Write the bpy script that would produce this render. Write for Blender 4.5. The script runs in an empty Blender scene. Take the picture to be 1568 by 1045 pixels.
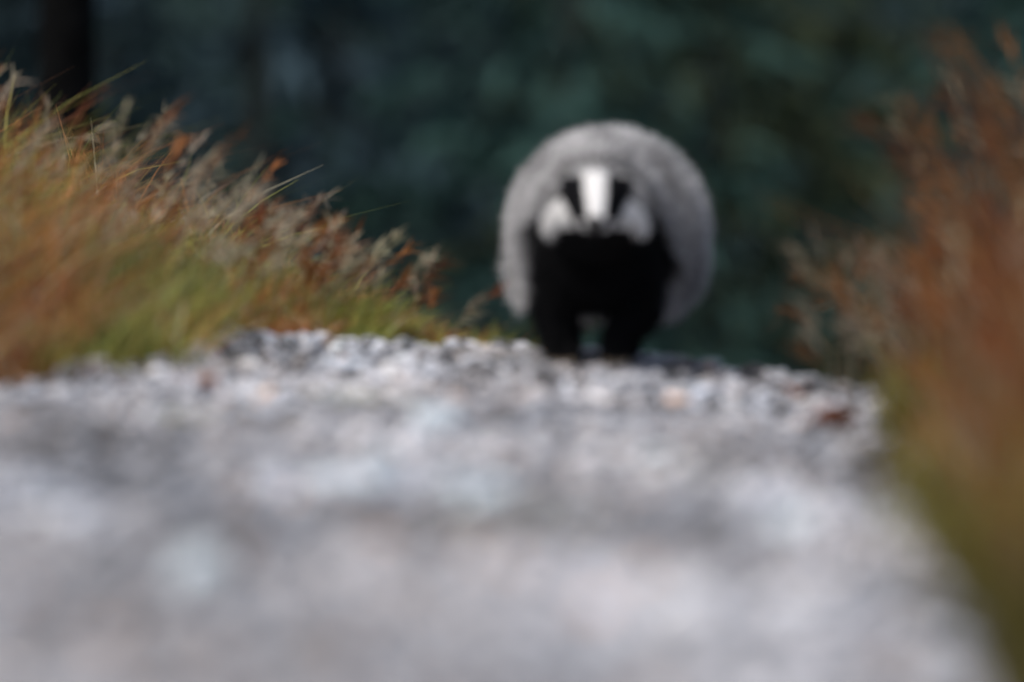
import bpy, math, numpy as np
from mathutils import Vector, noise
rng = np.random.default_rng(7)
scene = bpy.context.scene

# ---------------------------------------------------------------- helpers
def sstep(a, b, x):
    t = np.clip((x - a) / (b - a), 0, 1)
    return t * t * (3 - 2 * t)

def nz(x, y, s=1.0, o=0.0):
    x = np.atleast_1d(x); y = np.atleast_1d(y)
    return np.array([noise.noise(Vector((float(a) * s + o, float(b) * s - o, o * 0.37))) for a, b in zip(x.ravel(), y.ravel())]).reshape(x.shape)

def H(x, y):
    x = np.asarray(x, float); y = np.asarray(y, float)
    yc = 10.45 - 0.75 * np.clip(x, -1.0, 1.2) + 1.2 * sstep(.02, -.35, x)
    t = np.maximum(0, y - yc)
    s = np.sqrt(t * t + 0.35 ** 2) - 0.35
    z = -4.5 * (1 - np.exp(-0.15 * s / 4.5))
    z = z - 0.12 * np.clip(x - 0.18, 0, 0.7)
    bank = 0.17 * sstep(0.3, 1.15, -x) * sstep(9.05, 10.1, y) + 0.12 * sstep(0.95, 2.2, -x)
    bank = bank + 0.12 * sstep(0.6, 1.5, x)
    z = z + bank + 0.028 * sstep(-.05, -.5, x) * sstep(9.6, 10.6, y)
    z = z + 0.010 * np.sin(x * 3.1 + 0.6) * np.sin(y * 1.3) * sstep(12, 10, y)
    far = np.maximum(0, y - 95)
    z = z + 45 * (1 - np.exp(-0.35 * (np.sqrt(far * far + 100) - 10) / 45))
    side = np.maximum(0, np.abs(x) - 30)
    z = z + 12 * (1 - np.exp(-side / 60)) * sstep(15, 60, y)
    return z

_ly = [-6, 8.9, 9.1, 9.7, 10.55, 10.72, 10.95, 14]
_lx = [-.95, -.92, -.82, -.53, -.50, 0.0, .09, .2]
_ry = [-6, 4.5, 6.4, 8, 10, 14]
_rx = [.33, .34, .415, .515, .64, .9]
def XL(y): return np.interp(y, _ly, _lx)
def XR(y): return np.interp(y, _ry, _rx)

def mk(name, V, F, C=None, mat=None, smooth=False, parent=None):
    V = np.asarray(V, np.float32); F = np.asarray(F, np.int32)
    me = bpy.data.meshes.new(name)
    me.vertices.add(len(V)); me.vertices.foreach_set('co', V.ravel())
    k = F.shape[1]
    me.loops.add(F.size); me.loops.foreach_set('vertex_index', F.ravel())
    me.polygons.add(len(F))
    me.polygons.foreach_set('loop_start', np.arange(0, F.size, k, dtype=np.int32))
    me.polygons.foreach_set('loop_total', np.full(len(F), k, np.int32))
    me.polygons.foreach_set('use_smooth', np.full(len(F), smooth))
    me.update(calc_edges=True); me.validate()
    if C is not None:
        a = me.color_attributes.new(name='Col', type='FLOAT_COLOR', domain='POINT')
        c4 = np.ones((len(V), 4), np.float32); c4[:, :3] = C
        a.data.foreach_set('color', c4.ravel())
    ob = bpy.data.objects.new(name, me)
    scene.collection.objects.link(ob)
    if mat: me.materials.append(mat)
    if parent: ob.parent = parent
    return ob

def new_mat(name):
    m = bpy.data.materials.new(name); m.use_nodes = True
    nt = m.node_tree
    b = nt.nodes['Principled BSDF']
    return m, nt, b

def attr_mat(name, rough=0.8, transl=0.0, nscale=None, namp=0.3, bump=0.0, spec=0.3):
    m, nt, b = new_mat(name)
    a = nt.nodes.new('ShaderNodeAttribute'); a.attribute_name = 'Col'
    col = a.outputs['Color']
    if nscale:
        tc = nt.nodes.new('ShaderNodeTexCoord')
        n = nt.nodes.new('ShaderNodeTexNoise'); n.inputs['Scale'].default_value = nscale; n.inputs['Detail'].default_value = 5
        nt.links.new(tc.outputs['Object'], n.inputs['Vector'])
        mr = nt.nodes.new('ShaderNodeMapRange')
        mr.inputs['From Min'].default_value = .25; mr.inputs['From Max'].default_value = .75
        mr.inputs['To Min'].default_value = 1 - namp; mr.inputs['To Max'].default_value = 1 + namp
        nt.links.new(n.outputs['Fac'], mr.inputs['Value'])
        vm = nt.nodes.new('ShaderNodeVectorMath'); vm.operation = 'SCALE'
        nt.links.new(col, vm.inputs[0]); nt.links.new(mr.outputs['Result'], vm.inputs['Scale'])
        col = vm.outputs['Vector']
        if bump:
            bp = nt.nodes.new('ShaderNodeBump'); bp.inputs['Strength'].default_value = bump; bp.inputs['Distance'].default_value = 0.004
            nt.links.new(n.outputs['Fac'], bp.inputs['Height']); nt.links.new(bp.outputs['Normal'], b.inputs['Normal'])
    nt.links.new(col, b.inputs['Base Color'])
    b.inputs['Roughness'].default_value = rough
    b.inputs['Specular IOR Level'].default_value = spec
    if transl:
        t = nt.nodes.new('ShaderNodeBsdfTranslucent'); nt.links.new(col, t.inputs['Color'])
        mx = nt.nodes.new('ShaderNodeMixShader'); mx.inputs[0].default_value = transl
        nt.links.new(b.outputs[0], mx.inputs[1]); nt.links.new(t.outputs[0], mx.inputs[2])
        nt.links.new(mx.outputs[0], nt.nodes['Material Output'].inputs['Surface'])
    return m

def blades(R, D, B, h, w, C, seg=3, tip=0.08, tipcol=None):
    """curved tapering strips: root R, direction D, bend B (N,3)"""
    N = len(R)
    rnd = rng.normal(size=(N, 3))
    S = np.cross(D, rnd); S /= np.linalg.norm(S, axis=1, keepdims=True) + 1e-9
    V = np.zeros((N, (seg + 1) * 2, 3)); CC = np.zeros((N, (seg + 1) * 2, 3))
    for i in range(seg + 1):
        s = i / seg
        c = R + D * (h * s)[:, None] + B * (h * s * s)[:, None]
        ww = (w * (1 - s ** 1.6 * (1 - tip)))[:, None] * 0.5
        V[:, 2 * i] = c - S * ww; V[:, 2 * i + 1] = c + S * ww
        cc = C if tipcol is None else C * (1 - s) + tipcol * s
        CC[:, 2 * i] = cc; CC[:, 2 * i + 1] = cc
    base = (np.arange(N) * (seg + 1) * 2)[:, None]
    F = np.concatenate([base + np.array([2 * i, 2 * i + 1, 2 * i + 3, 2 * i + 2]) for i in range(seg)], axis=0)
    return V.reshape(-1, 3), F, CC.reshape(-1, 3)

def merge(parts):
    Vs, Fs, Cs = [], [], []; o = 0
    for V, F, C in parts:
        Vs.append(V); Fs.append(F + o); Cs.append(C); o += len(V)
    return np.concatenate(Vs), np.concatenate(Fs), np.concatenate(Cs)

# ---------------------------------------------------------------- materials
m_ground = attr_mat('soil_and_moss', .95, 0, 2.5, .5, spec=.1)

m_path, nt, b = new_mat('gravel_fines')
tc = nt.nodes.new('ShaderNodeTexCoord')
v = nt.nodes.new('ShaderNodeTexVoronoi'); v.inputs['Scale'].default_value = 90
n = nt.nodes.new('ShaderNodeTexNoise'); n.inputs['Scale'].default_value = 3.0; n.inputs['Detail'].default_value = 6
nt.links.new(tc.outputs['Object'], v.inputs['Vector']); nt.links.new(tc.outputs['Object'], n.inputs['Vector'])
cr = nt.nodes.new('ShaderNodeValToRGB')
cr.color_ramp.elements[0].position = .3; cr.color_ramp.elements[0].color = (.15, .147, .152, 1)
cr.color_ramp.elements[1].position = .7; cr.color_ramp.elements[1].color = (.37, .365, .38, 1)
nt.links.new(n.outputs['Fac'], cr.inputs['Fac'])
sx = nt.nodes.new('ShaderNodeSeparateXYZ'); nt.links.new(v.outputs['Color'], sx.inputs[0])
mr = nt.nodes.new('ShaderNodeMapRange'); mr.inputs['To Min'].default_value = .55; mr.inputs['To Max'].default_value = 1.3
nt.links.new(sx.outputs[0], mr.inputs['Value'])
vm = nt.nodes.new('ShaderNodeVectorMath'); vm.operation = 'SCALE'
nt.links.new(cr.outputs['Color'], vm.inputs[0]); nt.links.new(mr.outputs['Result'], vm.inputs['Scale'])
nt.links.new(vm.outputs['Vector'], b.inputs['Base Color'])
bp = nt.nodes.new('ShaderNodeBump'); bp.inputs['Strength'].default_value = .8; bp.inputs['Distance'].default_value = .006; bp.invert = True
nt.links.new(v.outputs['Distance'], bp.inputs['Height']); nt.links.new(bp.outputs['Normal'], b.inputs['Normal'])
b.inputs['Roughness'].default_value = .9

m_stone = attr_mat('crushed_stone', .8, 0, 60, .25, .4)
m_grass = attr_mat('autumn_grass_blade', .6, .3)
m_needle = attr_mat('spruce_needles', .8, 0, spec=.1)
m_bark = attr_mat('spruce_bark', .9, 0, 14, .5, .5, spec=.05)

# ---------------------------------------------------------------- ground sheet
def axis(fine_lo, fine_hi, step, lo, hi):
    a = list(np.arange(fine_lo, fine_hi, step)); s = step; v_ = a[-1]
    while v_ < hi: s *= 1.18; v_ += s; a.append(v_)
    s = step; v_ = a[0]; pre = []
    while v_ > lo: s *= 1.18; v_ -= s; pre.append(v_)
    return np.array(pre[::-1] + a)
gx = axis(-2.6, 2.6, .05, -400, 400); gy = axis(3, 14, .05, -300, 600)
GX, GY = np.meshgrid(gx, gy)
GZ = H(GX, GY)
V = np.stack([GX, GY, GZ], -1).reshape(-1, 3)
nx, ny = len(gx), len(gy)
I = np.arange(nx * ny).reshape(ny, nx)
F = np.stack([I[:-1, :-1], I[:-1, 1:], I[1:, 1:], I[1:, :-1]], -1).reshape(-1, 4)
ff = sstep(14, 28, GY).reshape(-1, 1)
gc = np.array([.07, .06, .025]) * (1 - ff) + np.array([.015, .030, .026]) * ff
mk('ground', V, F, gc, m_ground, True)

# path sheet
py = np.arange(-6, 13.5, .03); pu = np.linspace(0, 1, 60)
PY, PU = np.meshgrid(py, pu, indexing='ij')
jl = nz(py, py * 0, 3.0, 4.) * .04; jr = nz(py, py * 0, 3.0, 9.) * .05
PX = (XL(PY) + jl[:, None]) * (1 - PU) + (XR(PY) + jr[:, None]) * PU
fade = np.minimum(np.minimum(PU, 1 - PU) * 8, 1)
PZ = H(PX, PY) + .006 + fade * .006 * (1 + np.sin(PX * 37 + 3 * np.sin(PY * 9)) * np.sin(PY * 31 + 2 * np.sin(PX * 13)))
V = np.stack([PX, PY, PZ], -1).reshape(-1, 3)
I = np.arange(PX.size).reshape(PX.shape)
F = np.stack([I[:-1, :-1], I[:-1, 1:], I[1:, 1:], I[1:, :-1]], -1).reshape(-1, 4)
mk('gravel_path', V, F, None, m_path, True)

# ---------------------------------------------------------------- gravel
def ico(sub):
    import bmesh
    bm = bmesh.new(); bmesh.ops.create_icosphere(bm, subdivisions=sub, radius=1)
    V = np.array([v.co[:] for v in bm.verts]); F = np.array([[v.index for v in f.verts] for f in bm.faces]); bm.free()
    return V, F
def templates(sub, n_):
    out = []
    V0, F0 = ico(sub)
    for i in range(n_):
        V_ = V0.copy()
        for k in range(7):                    # chop planes -> angular stones
            d = rng.normal(size=3); d /= np.linalg.norm(d); c = rng.uniform(.45, .8)
            p = V_ @ d; V_ = V_ - np.maximum(p - c, 0)[:, None] * d
        V_ *= np.array([1, rng.uniform(.65, 1), rng.uniform(.4, .7)])
        out.append(V_)
    return out, F0
def rotmats(N, tilt=.4):
    a = rng.uniform(0, 2 * np.pi, N); tx = rng.normal(0, tilt, N); ty = rng.normal(0, tilt, N)
    ca, sa = np.cos(a), np.sin(a); Z = np.zeros(N); O = np.ones(N)
    Rz = np.stack([ca, -sa, Z, sa, ca, Z, Z, Z, O], -1).reshape(N, 3, 3)
    Rx = np.stack([O, Z, Z, Z, np.cos(tx), -np.sin(tx), Z, np.sin(tx), np.cos(tx)], -1).reshape(N, 3, 3)
    Ry = np.stack([np.cos(ty), Z, np.sin(ty), Z, O, Z, -np.sin(ty), Z, np.cos(ty)], -1).reshape(N, 3, 3)
    return Rx @ Ry @ Rz
def stones(X, Y, r, C, sub=2):
    T, F0 = templates(sub, 12)
    N = len(X); ids = rng.integers(0, 12, N); R = rotmats(N)
    Vt = np.array(T)[ids]
    V_ = np.einsum('nij,nvj->nvi', R, Vt) * r[:, None, None]
    P = np.stack([X, Y, H(X, Y) + .010 + r * rng.uniform(.0, .45, N)], -1)
    V_ = V_ + P[:, None]
    F_ = (np.arange(N) * len(T[0]))[:, None, None] + F0[None]
    return V_.reshape(-1, 3), F_.reshape(-1, 3), np.repeat(C, len(T[0]), axis=0)
def stone_cols(X, Y):
    N = len(X)
    g = np.clip(rng.normal(.42, .13, N), .08, .85)
    dk = rng.random(N) < .14; g[dk] *= .3
    p = nz(X, Y * .6, 2.3, 3.3) * .65 + nz(X, Y * .6, 6., 1.3) * .6
    g = g * (1 + 1.05 * p)
    # damp dirt: a diagonal streak on the left, a few muddy spots
    a_ = (X + .57) - .17 * (7.7 - Y)
    g *= 1 - .6 * np.exp(-(a_ / .09) ** 2 - ((Y - 7.5) / 1.0) ** 2)
    g *= 1 - .5 * np.exp(-((X - .22) / .08) ** 2 - ((Y - 5.66) / .3) ** 2)
    g *= 1 - .4 * np.exp(-((X + .42) / .12) ** 2 - ((Y - 5.1) / .3) ** 2)
    g *= 1 - .25 * np.exp(-((X + .05) / .14) ** 2 - ((Y - 6.1) / .25) ** 2)
    t = rng.normal(0, .03, N) + .07 * nz(X, Y, 3.5, 12.)
    C = np.stack([g * (1.0 + t), g * (1.0), g * (1.045 - t)], -1)
    k = rng.random(N) < .04
    C[k] *= np.array([1.1, .8, .6])
    return np.clip(C, .02, .85)
parts = []
def scatter(N, y0, y1, rlo, rhi, sub):
    Y = rng.uniform(y0, y1, N); X = XL(Y) + (XR(Y) - XL(Y)) * rng.uniform(-.03, 1.03, N)
    r = rlo + (rhi - rlo) * rng.random(N) ** 2.5
    return stones(X, Y, r, stone_cols(X, Y), sub)
parts.append(scatter(7000, 8.3, 12.0, .006, .022, 2))
parts.append(scatter(9000, 8.3, 12.0, .003, .009, 1))
parts.append(scatter(8500, 3.6, 8.3, .007, .028, 1))
parts.append(scatter(3500, -4, 3.6, .008, .028, 1))
# a few big stones along the brow of the path
N = 300
X = rng.uniform(-.5, .62, N); Y = 10.3 - .75 * X + rng.uniform(-.95, .35, N)
ok = ~((np.abs(X - .14) < .12) & (np.abs(Y - 10.1) < .4)) & (X > XL(Y)) & (X < XR(Y))
X, Y = X[ok], Y[ok]
parts.append(stones(X, Y, rng.uniform(.016, .030, len(X)), np.clip(stone_cols(X, Y) * rng.choice([.12, .3, .9, 1.15], (len(X), 1)), .02, .7), 2))  # darkest colour factors paint in the shadow patches between stones
# pale stones in the foreground
PX_ = np.array([-.20, -.17, -.23, -.15, -.045, -.02, -.065, -.32, -.3, .18, .3, -.1]); PY_ = np.array([6.95, 7.05, 7.1, 7.2, 6.6, 6.7, 6.75, 5.6, 5.75, 7.6, 6.4, 8.1])
parts.append(stones(PX_, PY_, rng.uniform(.03, .05, len(PX_)), np.tile([.60, .67, .71], (len(PX_), 1)), 2))
V, F, C = merge(parts)
mk('gravel', V, F, C, m_stone, False)

# ---------------------------------------------------------------- grasses
ORANGE = np.array([.42, .165, .045]); RUST = np.array([.28, .095, .035]); GREEN = np.array([.14, .19, .035])
YGREEN = np.array([.33, .33, .065]); STRAW = np.array([.58, .50, .35]); OLIVE = np.array([.15, .14, .025])
def grass_points(N, xa, xb, ya, yb, inside):
    X = rng.uniform(xa, xb, N); Y = rng.uniform(ya, yb, N); k = inside(X, Y); return X[k], Y[k]
def grass(X, Y, h, w, C, lean=.35, tipmix=.35, tipc=STRAW, windx=.1):
    N = len(X)
    D = np.stack([rng.normal(windx * .5, lean * .5, N), rng.normal(0, lean * .5, N), np.ones(N)], -1); D /= np.linalg.norm(D, axis=1, keepdims=True)
    B = np.stack([rng.normal(windx, lean, N), rng.normal(0, lean, N), -rng.uniform(0, .45, N)], -1)
    R = np.stack([X, Y, H(X, Y) - .005], -1)
    return blades(R, D, B, h, w, C, 4, tipcol=C * (1 - tipmix) + tipc * tipmix)
def plumes(X, Y, h, C, head=.08, sz=1.0, wind=.22):
    """tall stems with feathery seed heads"""
    N = len(X); ps = []
    D = np.stack([rng.normal(wind * .5, .14, N), rng.normal(0, .13, N), np.ones(N)], -1); D /= np.linalg.norm(D, axis=1, keepdims=True)
    B = np.stack([rng.normal(wind, .14, N), rng.normal(0, .12, N), -rng.uniform(0.05, .25, N)], -1)
    R = np.stack([X, Y, H(X, Y)], -1)
    ps.append(blades(R, D, B, h, np.full(N, .0022), C * .9, 5, tip=.4))
    k = 18
    s = rng.uniform(.72, 1.0, (N, k))
    P = R[:, None] + D[:, None] * (h[:, None] * s)[..., None] + B[:, None] * (h[:, None] * s * s)[..., None]
    P = P.reshape(-1, 3)
    DD = np.repeat(D + 2 * B * .9, k, axis=0) + rng.normal(0, .35, (N * k, 3)); DD /= np.linalg.norm(DD, axis=1, keepdims=True)
    BB = rng.normal(0, .2, (N * k, 3)); BB[:, 2] -= .25
    ps.append(blades(P, DD, BB, rng.uniform(.014, .036, N * k) * sz, rng.uniform(.002, .0045, N * k) * sz, np.repeat(C, k, axis=0) * rng.uniform(.8, 1.2, (N * k, 1)), 2))
    return ps
def mixc(names, probs, N):
    idx = rng.choice(len(names), N, p=probs); C = np.array(names)[idx]
    return C * rng.uniform(.65, 1.25, (N, 1)) * rng.uniform(.93, 1.07, (N, 3))

# left bank
inL = lambda X, Y: (X < XL(Y) + .015 * rng.normal(size=len(X))) 
parts = []
X, Y = grass_points(80000, -2.6, .12, 8.2, 12.6, inL)
keep = rng.random(len(X)) < np.where(X > -1.2, 1, .45) * np.where(Y < 12, 1, .5); X, Y = X[keep], Y[keep]
# thin fringe along the brow behind the gravel
Xf = rng.uniform(-.5, .18, 6200); Yf = rng.uniform(10.5, 11.3, 6200); k = Xf < XL(Yf) + .02; X = np.concatenate([X, Xf[k]]); Y = np.concatenate([Y, Yf[k]])
N = len(X)
tall = .06 + .13 * sstep(.10, 1.0, -X)
h = tall * rng.uniform(.35, 1.25, N) * (1 + 1.3 * nz(X, Y, 5, 2.))
h *= sstep(.0, .10, XL(Y) - X + .05) * .6 + .4
g = nz(X, Y, 3.2, 5.5) + 1.4 * nz(X, Y, 11., 1.5)
greenness = .30 + 1.3 * g + 1.0 * np.exp(-((X + .58) / .10) ** 2) + .8 * np.exp(-((X + .25) / .12) ** 2) - .9 * np.exp(-((X + .84) / .09) ** 2) - .9 * np.exp(-((X + .42) / .05) ** 2) + .5 * np.exp(-((X + .02) / .08) ** 2)
gr = sstep(-.05, .55, greenness + rng.normal(0, .10, N)) * .93
Cg = mixc([GREEN, YGREEN, OLIVE], [.36, .50, .14], N); Co = mixc([ORANGE, RUST, STRAW, YGREEN], [.54, .26, .10, .10], N)
C = np.where((rng.random(N) < gr)[:, None], Cg, Co) * (1 + 1.4 * nz(X, Y, 9., 6.))[:, None]
parts.append(grass(X, Y, h, rng.uniform(.003, .0055, N), np.clip(C, .01, .8), .5, .08))
# plumes on the bank
X = np.concatenate([rng.uniform(-1.0, -.36, 95), rng.uniform(-.62, -.36, 40), rng.uniform(-.4, -.08, 20), rng.uniform(-2.4, -1.0, 110)]); N = len(X)
Y = rng.uniform(9.9, 11.5, N); Y = np.maximum(Y, np.where(X > -.5, 10.8, 9.9))
h = (.13 + .15 * sstep(.05, .85, -X)) * rng.uniform(.7, 1.4, N)
C = mixc([STRAW, ORANGE, RUST], [.55, .28, .17], N) * .8
parts += plumes(X, Y, h, C, sz=1.3)
V, F, C = merge(parts); mk('grass_bank', V, F, C, m_grass)

# right verge
inR = lambda X, Y: (X > XR(Y) + .02 * rng.normal(size=len(X)))
parts = []
X, Y = grass_points(75000, .30, 2.4, 3.4, 11.5, inR)
keep = rng.random(len(X)) < np.where(X < 1.3, 1, .4); X, Y = X[keep], Y[keep]; N = len(X)
d = X - XR(Y)
h = (.10 + .30 * sstep(.0, .22, d)) * rng.uniform(.45, 1.1, N) * (1 + .8 * nz(X, Y, 4, 3.))
h *= .42 + .58 * sstep(5.8, 7.6, Y)
g = nz(X, Y, 2.2, 8.5) * .9 + 1.2 * sstep(.15, .0, d) + 1.0 * sstep(7.6, 5.8, Y) - .42
gr = sstep(-.1, .5, g + rng.normal(0, .15, N))
Cg = mixc([GREEN, YGREEN, OLIVE], [.15, .30, .55], N); Co = mixc([ORANGE, RUST, STRAW, OLIVE], [.44, .30, .16, .10], N)
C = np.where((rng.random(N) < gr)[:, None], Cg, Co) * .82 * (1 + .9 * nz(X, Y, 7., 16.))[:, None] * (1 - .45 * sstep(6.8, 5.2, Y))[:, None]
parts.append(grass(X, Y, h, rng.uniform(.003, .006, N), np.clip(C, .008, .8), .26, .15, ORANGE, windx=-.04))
N = 420
X = rng.uniform(.58, 1.6, N); Y = rng.uniform(7.2, 9.8, N); k = X > XR(Y) + .05; X, Y = X[k], Y[k]; N = len(X)
h = (.20 + .36 * sstep(.0, .25, X - XR(Y))) * rng.uniform(.7, 1.3, N)
parts += plumes(X, Y, h, mixc([ORANGE, RUST, STRAW], [.42, .33, .25], N) * .7, sz=1.4, wind=-.06)
N = 80   # straggling stems at the verge edge by the brow
X = rng.uniform(.46, .74, N); Y = rng.uniform(9.3, 10.4, N); k = (X > XR(Y) - .09); X, Y = X[k], Y[k]; N = len(X)
parts += plumes(X, Y, rng.uniform(.12, .34, N), mixc([STRAW, ORANGE], [.7, .3], N) * .42, sz=1.3, wind=-.1)
V, F, C = merge(parts); mk('grass_verge', V, F, C, m_grass)

# tufts growing on the path
for (cx, cy, n_, s_) in [(-.255, 8.9, 300, .035), (.01, 6.35, 200, .05), (-.45, 8.3, 120, .03), (.2, 7.3, 90, .04)]:
    X = cx + rng.normal(0, s_, n_); Y = cy + rng.normal(0, s_ * 1.6, n_)
    V, F, C = grass(X, Y, rng.uniform(.02, .055, n_), rng.uniform(.003, .005, n_), mixc([GREEN, YGREEN, STRAW], [.4, .4, .2], n_), .7)
    mk('grass_tuft', V, F, C, m_grass)

# fallen leaf
def leaf(cx, cy, size, rot, col):
    us = np.linspace(0, 1, 11); vs = np.linspace(-1, 1, 7)
    V_ = []
    for u in us:
        wd = .42 * math.sin(math.pi * min(1, u * 1.0)) ** .8 * (1 - .25 * u) * (1 + .12 * math.sin(u * 34))
        for v_ in vs:
            V_.append((u - .5, v_ * wd, .35 * abs(v_) ** 1.5 * math.sin(math.pi * u) + .45 * (u - .5) ** 2 + .03 * math.sin(u * 9 + v_ * 3)))
    V_ = np.array(V_) * size; c, s = math.cos(rot), math.sin(rot)
    x = V_[:, 0] * c - V_[:, 1] * s + cx; y = V_[:, 0] * s + V_[:, 1] * c + cy
    z = V_[:, 2] + float(H(cx, cy)) + .028
    I = np.arange(77).reshape(11, 7)
    F_ = np.stack([I[:-1, :-1], I[:-1, 1:], I[1:, 1:], I[1:, :-1]], -1).reshape(-1, 4)
    C_ = np.tile(col, (77, 1)) * rng.uniform(.8, 1.2, (77, 1))
    return mk('fallen_leaf', np.stack([x, y, z], -1), F_, C_, m_leaf, True)
m_leaf = attr_mat('dry_leaf', .6, .15, 40, .3, .3)
leaf(.485, 8.8, .085, .3, [.16, .045, .02])
leaf(.46, 9.5, .05, 1.3, [.35, .13, .06])
leaf(-.47, 9.0, .045, 2.1, [.25, .09, .05])

# ---------------------------------------------------------------- spruces
def spruce(cx, cy, height, rad, tint, lowest=.2, dens=1.0, trunk_r=.10, q=13, bark=(.04, .045, .042)):
    z0 = float(H(cx, cy)); ps = []
    k = 10; zs = np.linspace(-.2, height, 9)
    Vt = []
    for z in zs:
        r = trunk_r * (1 - .9 * max(z, 0) / height) * (1.25 if z <= 0 else 1)
        for j in range(k):
            a = 2 * math.pi * j / k; Vt.append((cx + r * math.cos(a), cy + r * math.sin(a), z0 + z))
    I = np.arange(9 * k).reshape(9, k); J = np.roll(I, -1, 1)
    Ft = np.stack([I[:-1], J[:-1], J[1:], I[1:]], -1).reshape(-1, 4)
    ps.append((np.array(Vt), Ft, np.tile(bark, (9 * k, 1))))
    nb = int(height * 12 * dens)
    zb = lowest + (height - lowest) * rng.random(nb) ** 1.35
    L = rad * (1 - zb / height) ** .8 * rng.uniform(.6, 1.15, nb) + .12
    az = rng.uniform(0, 2 * np.pi, nb)
    R = np.stack([np.full(nb, cx), np.full(nb, cy), z0 + zb], -1)
    D = np.stack([np.cos(az), np.sin(az), rng.uniform(-.15, .2, nb)], -1)
    B = np.stack([np.zeros(nb), np.zeros(nb), -rng.uniform(.1, .35, nb)], -1)
    ps.append(blades(R, D, B, L, np.full(nb, .03), np.tile([.03, .028, .024], (nb, 1)), 3))
    s = rng.uniform(.15, 1.0, (nb, q))
    P = (R[:, None] + D[:, None] * (L[:, None] * s)[..., None] + B[:, None] * (L[:, None] * s * s)[..., None]).reshape(-1, 3)
    DD = np.repeat(D, q, 0) * .8 + rng.normal(0, .5, (nb * q, 3)); DD[:, 2] -= .25; DD /= np.linalg.norm(DD, axis=1, keepdims=True)
    BB = np.tile([0, 0, -.35], (nb * q, 1)) * rng.uniform(.3, 1.2, (nb * q, 1))
    lum = np.repeat(rng.uniform(.85, 1.15, nb), q)[:, None] * rng.uniform(.8, 1.2, (nb * q, 1))
    ps.append(blades(P, DD, BB, rng.uniform(.22, .45, nb * q), rng.uniform(.07, .14, nb * q), np.array(tint) * lum, 2, tip=.25))
    return merge(ps)
parts = []
BLUE = [.036, .062, .078]; TEAL = [.036, .080, .070]; MOSS = [.066, .090, .048]; DEEP = [.029, .052, .060]
for row, (yy, sp, n_) in enumerate([(50, 2.1, 19), (59, 2.4, 21), (70, 2.9, 22), (83, 3.6, 22)]):
    for i in range(n_):
        x = (i - (n_ - 1) / 2) * sp + rng.uniform(-.6, .6) + row * .9; y = yy + rng.uniform(-3, 3)
        u = x / y
        tint = [BLUE, TEAL, DEEP][rng.integers(0, 3)]
        if -.024 < u < -.0: tint = [.050, .094, .080]
        if .024 < u < .055: tint = MOSS
        if u < -.065: tint = DEEP
        parts.append(spruce(x, y, rng.uniform(11, 16), rng.uniform(2.1, 2.9), tint))
V, F, C = merge(parts); mk('distant_spruce_forest', V, F, C, m_needle)
# dark trunk of a nearer spruce on the left
V, F, C = spruce(-1.66, 22.0, 11, 1.5, [.008, .014, .014], lowest=3.2, trunk_r=.125, bark=(.006, .006, .006)); mk('spruce_tree', V, F, C, m_bark)
for (x, y) in [(-7.5, 27), (6.2, 26)]:
    V, F, C = spruce(x, y, 10, 1.9, TEAL); mk('spruce_tree', V, F, C, m_needle)

# ---------------------------------------------------------------- badger
bx, by = .14, 10.0
badger = bpy.data.objects.new('badger', None); scene.collection.objects.link(badger)
badger.location = (bx, by, float(H(bx, by)) + .012)
IV, IF = ico(4)
bparts = []
def ell(c, r):
    bparts.append((IV * np.array(r) + np.array(c), IF, IV * 0))
def chain(pts):
    for (c0, r0), (c1, r1) in zip(pts[:-1], pts[1:]):
        c0 = np.array(c0, float); c1 = np.array(c1, float); n_ = max(3, int(np.linalg.norm(c1 - c0) / .008))
        for t in np.linspace(0, 1, n_):
            r = r0 + (r1 - r0) * t; bparts.append((IV3 * r + (c0 + (c1 - c0) * t), IF3, IV3 * 0))
IV3, IF3 = ico(3)
ell((.026, .22, .236), (.142, .19, .138)); ell((.030, .38, .228), (.146, .17, .146)); ell((.047, .29, .172), (.128, .18, .090))
ell((.003, .03, .190), (.088, .11, .094))
chain([((0, -.13, .252), .060), ((.01, .10, .248), .105)])
# head: skull, cheeks, muzzle, jaw
ell((0, -.195, .272), (.060, .085, .060)); ell((-.036, -.185, .262), (.038, .062, .036)); ell((.036, -.185, .262), (.038, .062, .036))
ell((-.052, -.160, .250), (.030, .05, .028)); ell((.052, -.160, .250), (.030, .05, .028))
chain([((0, -.23, .274), .049), ((-.002, -.285, .266), .034), ((-.003, -.345, .256), .020)])
ell((-.003, -.31, .250), (.018, .045, .015))   # lower jaw
for sx_, kx, fx in [(-1, -.066, -.055), (1, .074, .036)]:
    chain([((sx_ * .055, .01, .18), .046), ((kx, .012, .10), .036 if sx_ < 0 else .039), ((fx * 1.12, .0, .042), .024), ((fx, -.012, .022), .021), ((fx, -.045, .014), .017)])
for sx_, fx in [(-1, -.05), (1, .055)]:
    chain([((sx_ * .07 + .02, .36, .16), .075), ((fx + .005, .25, .10), .045), ((fx, .345, .065), .026), ((fx, .31, .022), .022), ((fx, .265, .014), .018)])
chain([((.03, .52, .215), .035), ((.035, .60, .19), .024), ((.035, .67, .155), .014)])
V, F, _ = merge(bparts)
tmp = mk('tmp', V, F)
rm = tmp.modifiers.new('r', 'REMESH'); rm.mode = 'VOXEL'; rm.voxel_size = .005
sm = tmp.modifiers.new('s', 'SMOOTH'); sm.factor = .6; sm.iterations = 8
dg = bpy.context.evaluated_depsgraph_get(); dg.update()
me = bpy.data.meshes.new_from_object(tmp.evaluated_get(dg))
bpy.data.objects.remove(tmp)
me.name = 'badger_body'
me.polygons.foreach_set('use_smooth', np.ones(len(me.polygons), bool))
co = np.zeros(len(me.vertices) * 3, np.float32); me.vertices.foreach_get('co', co); co = co.reshape(-1, 3)
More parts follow.
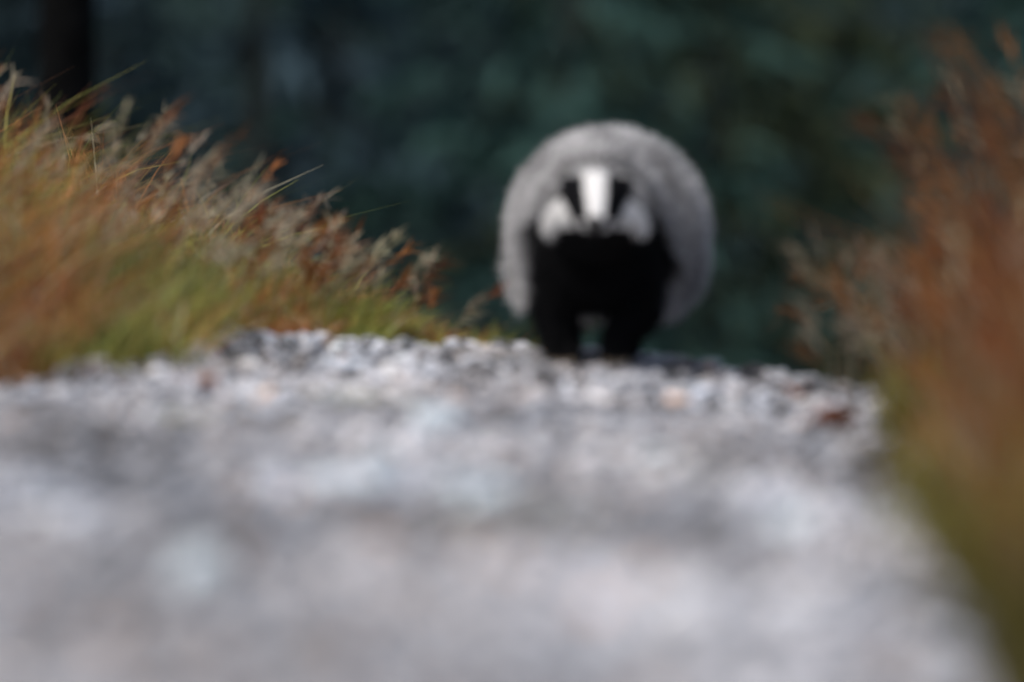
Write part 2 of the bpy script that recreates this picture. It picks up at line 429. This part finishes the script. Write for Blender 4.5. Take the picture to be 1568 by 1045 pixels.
GREYC = np.array([.39, .385, .385]); BLK = np.array([.006, .006, .007]); WHT = np.array([.88, .87, .85])
def region(p):
    """0 grey body, 1 black, 2 white"""
    x, y, z = p[:, 0], p[:, 1], p[:, 2]
    reg = np.zeros(len(p), int)
    ax = np.abs(x)
    cut = .264 - 1.5 * np.maximum(ax - .080, 0)
    dark = ((y < .13) & (z < cut) & (y > -.13)) | ((z < .105) & (np.abs(x - .01) < .10) & (y < .2)) | (z < .085)
    reg[dark] = 1
    head = y < -.13
    ax2 = np.abs(x + .002)
    win = .0115 + np.maximum(z - .245, 0) * .10
    wout = .033 + np.maximum(z - .245, 0) * .50
    hr = np.where(ax2 < win, 2, np.where(ax2 < wout, 1, 2))
    outer = ax2 >= wout
    hr = np.where(outer & (z > .302 - 1.15 * np.maximum(ax2 - .045, 0)) & (y > -.24), 0, hr)   # grey crown beside the stripes
    hr = np.where((z < .241 - .12 * np.maximum(ax2 - .05, 0)), 1, hr)                        # dark throat
    hr = np.where((y < -.30) & (z >= .240) & (ax2 > .014) & (z < .256), 2, hr)
    reg = np.where(head, hr, reg)
    neck = (y >= -.13) & (y < -.07) & (z > cut)
    reg = np.where(neck & (ax2 > .017) & (ax2 < .058) & (z > .285), 1, reg)
    reg = np.where(neck & (ax2 <= .017) & (y < -.10) & (z > .28), 2, reg)
    return reg
reg = region(co)
base = np.array([GREYC * .5, BLK, WHT * .85])[reg]
a = me.color_attributes.new(name='Col', type='FLOAT_COLOR', domain='POINT')
c4 = np.ones((len(co), 4), np.float32); c4[:, :3] = base; a.data.foreach_set('color', c4.ravel())
m_skin = attr_mat('badger_underfur', .95, 0, spec=.05)
me.materials.append(m_skin)
body = bpy.data.objects.new('body', me); scene.collection.objects.link(body); body.parent = badger
# fur
me.calc_loop_triangles()
tri = np.zeros(len(me.loop_triangles) * 3, np.int32); me.loop_triangles.foreach_get('vertices', tri); tri = tri.reshape(-1, 3)
vn = np.zeros(len(co) * 3, np.float32); me.vertices.foreach_get('normal', vn); vn = vn.reshape(-1, 3)
A, B_, C_ = co[tri[:, 0]], co[tri[:, 1]], co[tri[:, 2]]
area = np.linalg.norm(np.cross(B_ - A, C_ - A), axis=1)
cen = (A + B_ + C_) / 3
wgt = area * np.where((cen[:, 1] < -.1) | ((cen[:, 2] < .1)), 3.0, 1.0)
NH = 75000
ti = rng.choice(len(tri), NH, p=wgt / wgt.sum())
r1 = np.sqrt(rng.random(NH)); r2 = rng.random(NH)
wa, wb, wc = (1 - r1)[:, None], (r1 * (1 - r2))[:, None], (r1 * r2)[:, None]
P = A[ti] * wa + B_[ti] * wb + C_[ti] * wc
Nn = vn[tri[ti, 0]] * wa + vn[tri[ti, 1]] * wb + vn[tri[ti, 2]] * wc; Nn /= np.linalg.norm(Nn, axis=1, keepdims=True)
rg = region(P + rng.normal(0, .0012, P.shape))
head = P[:, 1] < -.10; leg = (P[:, 2] < .10) & ~head; tail = P[:, 1] > .54
L = np.where(head, .005 + .005 * sstep(-.26, -.13, P[:, 1]), np.where(leg, .014, .044))
L = np.where((rg == 1) & ~head & ~leg, .022, L)
L = np.where(~head & (P[:, 1] < -.02) & (P[:, 2] > .25), .018, L)
L = np.where(tail, .05, L)
L = np.where(P[:, 1] < -.325, .003, L)
ruff = head & (np.abs(P[:, 0]) > .06) & (rg == 2); L = np.where(ruff, .018, L)
L = L * rng.uniform(.5, 1.15, NH)
flow = np.tile([0, .9, -.25], (NH, 1)).astype(float)
flow[leg] = [0, .25, -.8]
flow += np.array([nz(P[:, 0] + P[:, 2] * 2, P[:, 1], 14, 3) * .5, P[:, 0] * 0, nz(P[:, 0], P[:, 1] + P[:, 2], 14, 7) * .5]).T
flow[ruff] += np.stack([np.sign(P[ruff, 0]) * .6, P[ruff, 0] * 0, -.8 + P[ruff, 0] * 0], -1)
flow -= Nn * np.sum(flow * Nn, axis=1, keepdims=True)
up = np.where(head, .35, np.where(leg, .45, .9))[:, None]
D = Nn * up + flow * .75 + rng.normal(0, .2, (NH, 3)); D /= np.linalg.norm(D, axis=1, keepdims=True)
Bv = flow * .35 + np.array([0, 0, -.12])
K = 4
pts = np.zeros((NH, K, 3)); rad = np.zeros((NH, K)); colr = np.ones((NH, K, 4))
gj = rng.uniform(.55, 1.35, (NH, 1))
bc = np.array([GREYC, BLK, WHT])[rg]
bc = np.where((rg == 0)[:, None], bc * gj * (1 + 1.1 * nz(P[:, 0] * 2, P[:, 1] + P[:, 2], 12, 2)[:, None]), bc)
bc = np.where(tail[:, None], WHT * .75, bc)
for i in range(K):
    s = i / (K - 1)
    pts[:, i] = P + D * (L * s)[:, None] + Bv * (L * s * s)[:, None]
    rad[:, i] = np.where(head, .00045, .0008) * (1 - .75 * s)
    f = np.where(rg == 0, [.7, .35, .85, 1.7][i], 1.0)[:, None]
    colr[:, i, :3] = np.clip(bc * f, 0, .9)
cu = bpy.data.hair_curves.new('badger_fur'); cu.add_curves([K] * NH)
cu.attributes['position'].data.foreach_set('vector', pts.astype(np.float32).ravel())
ra = cu.attributes.get('radius') or cu.attributes.new('radius', 'FLOAT', 'POINT'); ra.data.foreach_set('value', rad.astype(np.float32).ravel())
ca = cu.attributes.new('Col', 'FLOAT_COLOR', 'POINT'); ca.data.foreach_set('color', colr.astype(np.float32).ravel())
m_fur = attr_mat('badger_fur', .7, 0, spec=.1)
cu.materials.append(m_fur)
fur = bpy.data.objects.new('fur', cu); scene.collection.objects.link(fur); fur.parent = badger
# face details
m_nose, nt, b = new_mat('nose_leather'); b.inputs['Base Color'].default_value = (.012, .010, .010, 1); b.inputs['Roughness'].default_value = .5
n = nt.nodes.new('ShaderNodeTexNoise'); n.inputs['Scale'].default_value = 300; bp = nt.nodes.new('ShaderNodeBump'); bp.inputs['Strength'].default_value = .4
nt.links.new(n.outputs['Fac'], bp.inputs['Height']); nt.links.new(bp.outputs['Normal'], b.inputs['Normal'])
m_eye, nt, b = new_mat('eye'); b.inputs['Base Color'].default_value = (.008, .005, .004, 1); b.inputs['Roughness'].default_value = .12
m_claw, nt, b = new_mat('claw_horn'); b.inputs['Base Color'].default_value = (.25, .20, .14, 1); b.inputs['Roughness'].default_value = .4
def part(name, vv, ff, mat): return mk(name, vv, ff, None, mat, True, badger)
nv = IV3.copy(); nv[:, 2] *= np.where(nv[:, 2] < 0, .8, 1); nv[:, 0] *= 1 - .35 * np.maximum(-nv[:, 2], 0)
part('nose', nv * [.017, .012, .014] + [-.004, -.360, .250], IF3, m_nose)
for i, s in enumerate((-1, 1)):
    part(f'eye_{i+1}', IV3 * .0055 + [s * .030, -.266, .285], IF3, m_eye)
    ev = IV3.copy(); ev[:, 1] = np.where(ev[:, 1] < 0, ev[:, 1] * .25, ev[:, 1])
    mk(f'ear_{i+1}', ev * [.013, .008, .014] + [s * .047, -.145, .316], IF3, np.where((IV3[:, 2] > .6)[:, None], WHT * .4, BLK * 2), m_skin, True, badger)
cl = []
for fx in (-.055, .036):
    for j in range(5):
        ox = (j - 2) * .0085
        n_ = 8; Vc = []
        for k in range(5):
            t = k / 4; r = .0028 * (1 - .85 * t)
            cy = -.058 - .022 * t; cz = .013 - .016 * t * t
            for q in range(n_):
                an = 2 * math.pi * q / n_; Vc.append((fx + ox + r * math.cos(an), cy, cz + r * math.sin(an)))
        I = np.arange(5 * n_).reshape(5, n_); J = np.roll(I, -1, 1)
        cl.append((np.array(Vc), np.stack([I[:-1], J[:-1], J[1:], I[1:]], -1).reshape(-1, 4), np.zeros((5 * n_, 3))))
V, F, _ = merge(cl); part('claws', V, F, m_claw)

# ---------------------------------------------------------------- light
el, az = math.radians(60), math.radians(-125)
w = bpy.data.worlds.new('World'); scene.world = w; w.use_nodes = True
nt = w.node_tree; bg = nt.nodes['Background']
sky = nt.nodes.new('ShaderNodeTexSky'); sky.sky_type = 'NISHITA'; sky.sun_disc = False
sky.sun_elevation = el; sky.sun_rotation = az; sky.dust_density = 4.0; sky.air_density = 1.0; sky.ozone_density = 1.0
nt.links.new(sky.outputs[0], bg.inputs[0]); bg.inputs[1].default_value = .15
sd = bpy.data.lights.new('sun', 'SUN'); sd.energy = 2.2; sd.angle = math.radians(30); sd.color = (1, .96, .90)
so = bpy.data.objects.new('sun', sd); scene.collection.objects.link(so)
S = Vector((math.sin(az) * math.cos(el), math.cos(az) * math.cos(el), math.sin(el)))
so.rotation_euler = S.to_track_quat('Z', 'Y').to_euler(); so.location = (-3, 6, 12)

# ---------------------------------------------------------------- camera
cd = bpy.data.cameras.new('camera'); co_ = bpy.data.objects.new('camera', cd); scene.collection.objects.link(co_)
co_.location = (0, 0, .5); co_.rotation_euler = (math.radians(90 - 2.53), 0, 0)
cd.lens = 207; cd.sensor_width = 36; cd.clip_end = 2000; cd.clip_start = .05
cd.dof.use_dof = True; cd.dof.focus_distance = 12.8; cd.dof.aperture_fstop = 1.75
scene.camera = co_
scene.view_settings.view_transform = 'Standard'; scene.view_settings.look = 'None'; scene.view_settings.exposure = 0
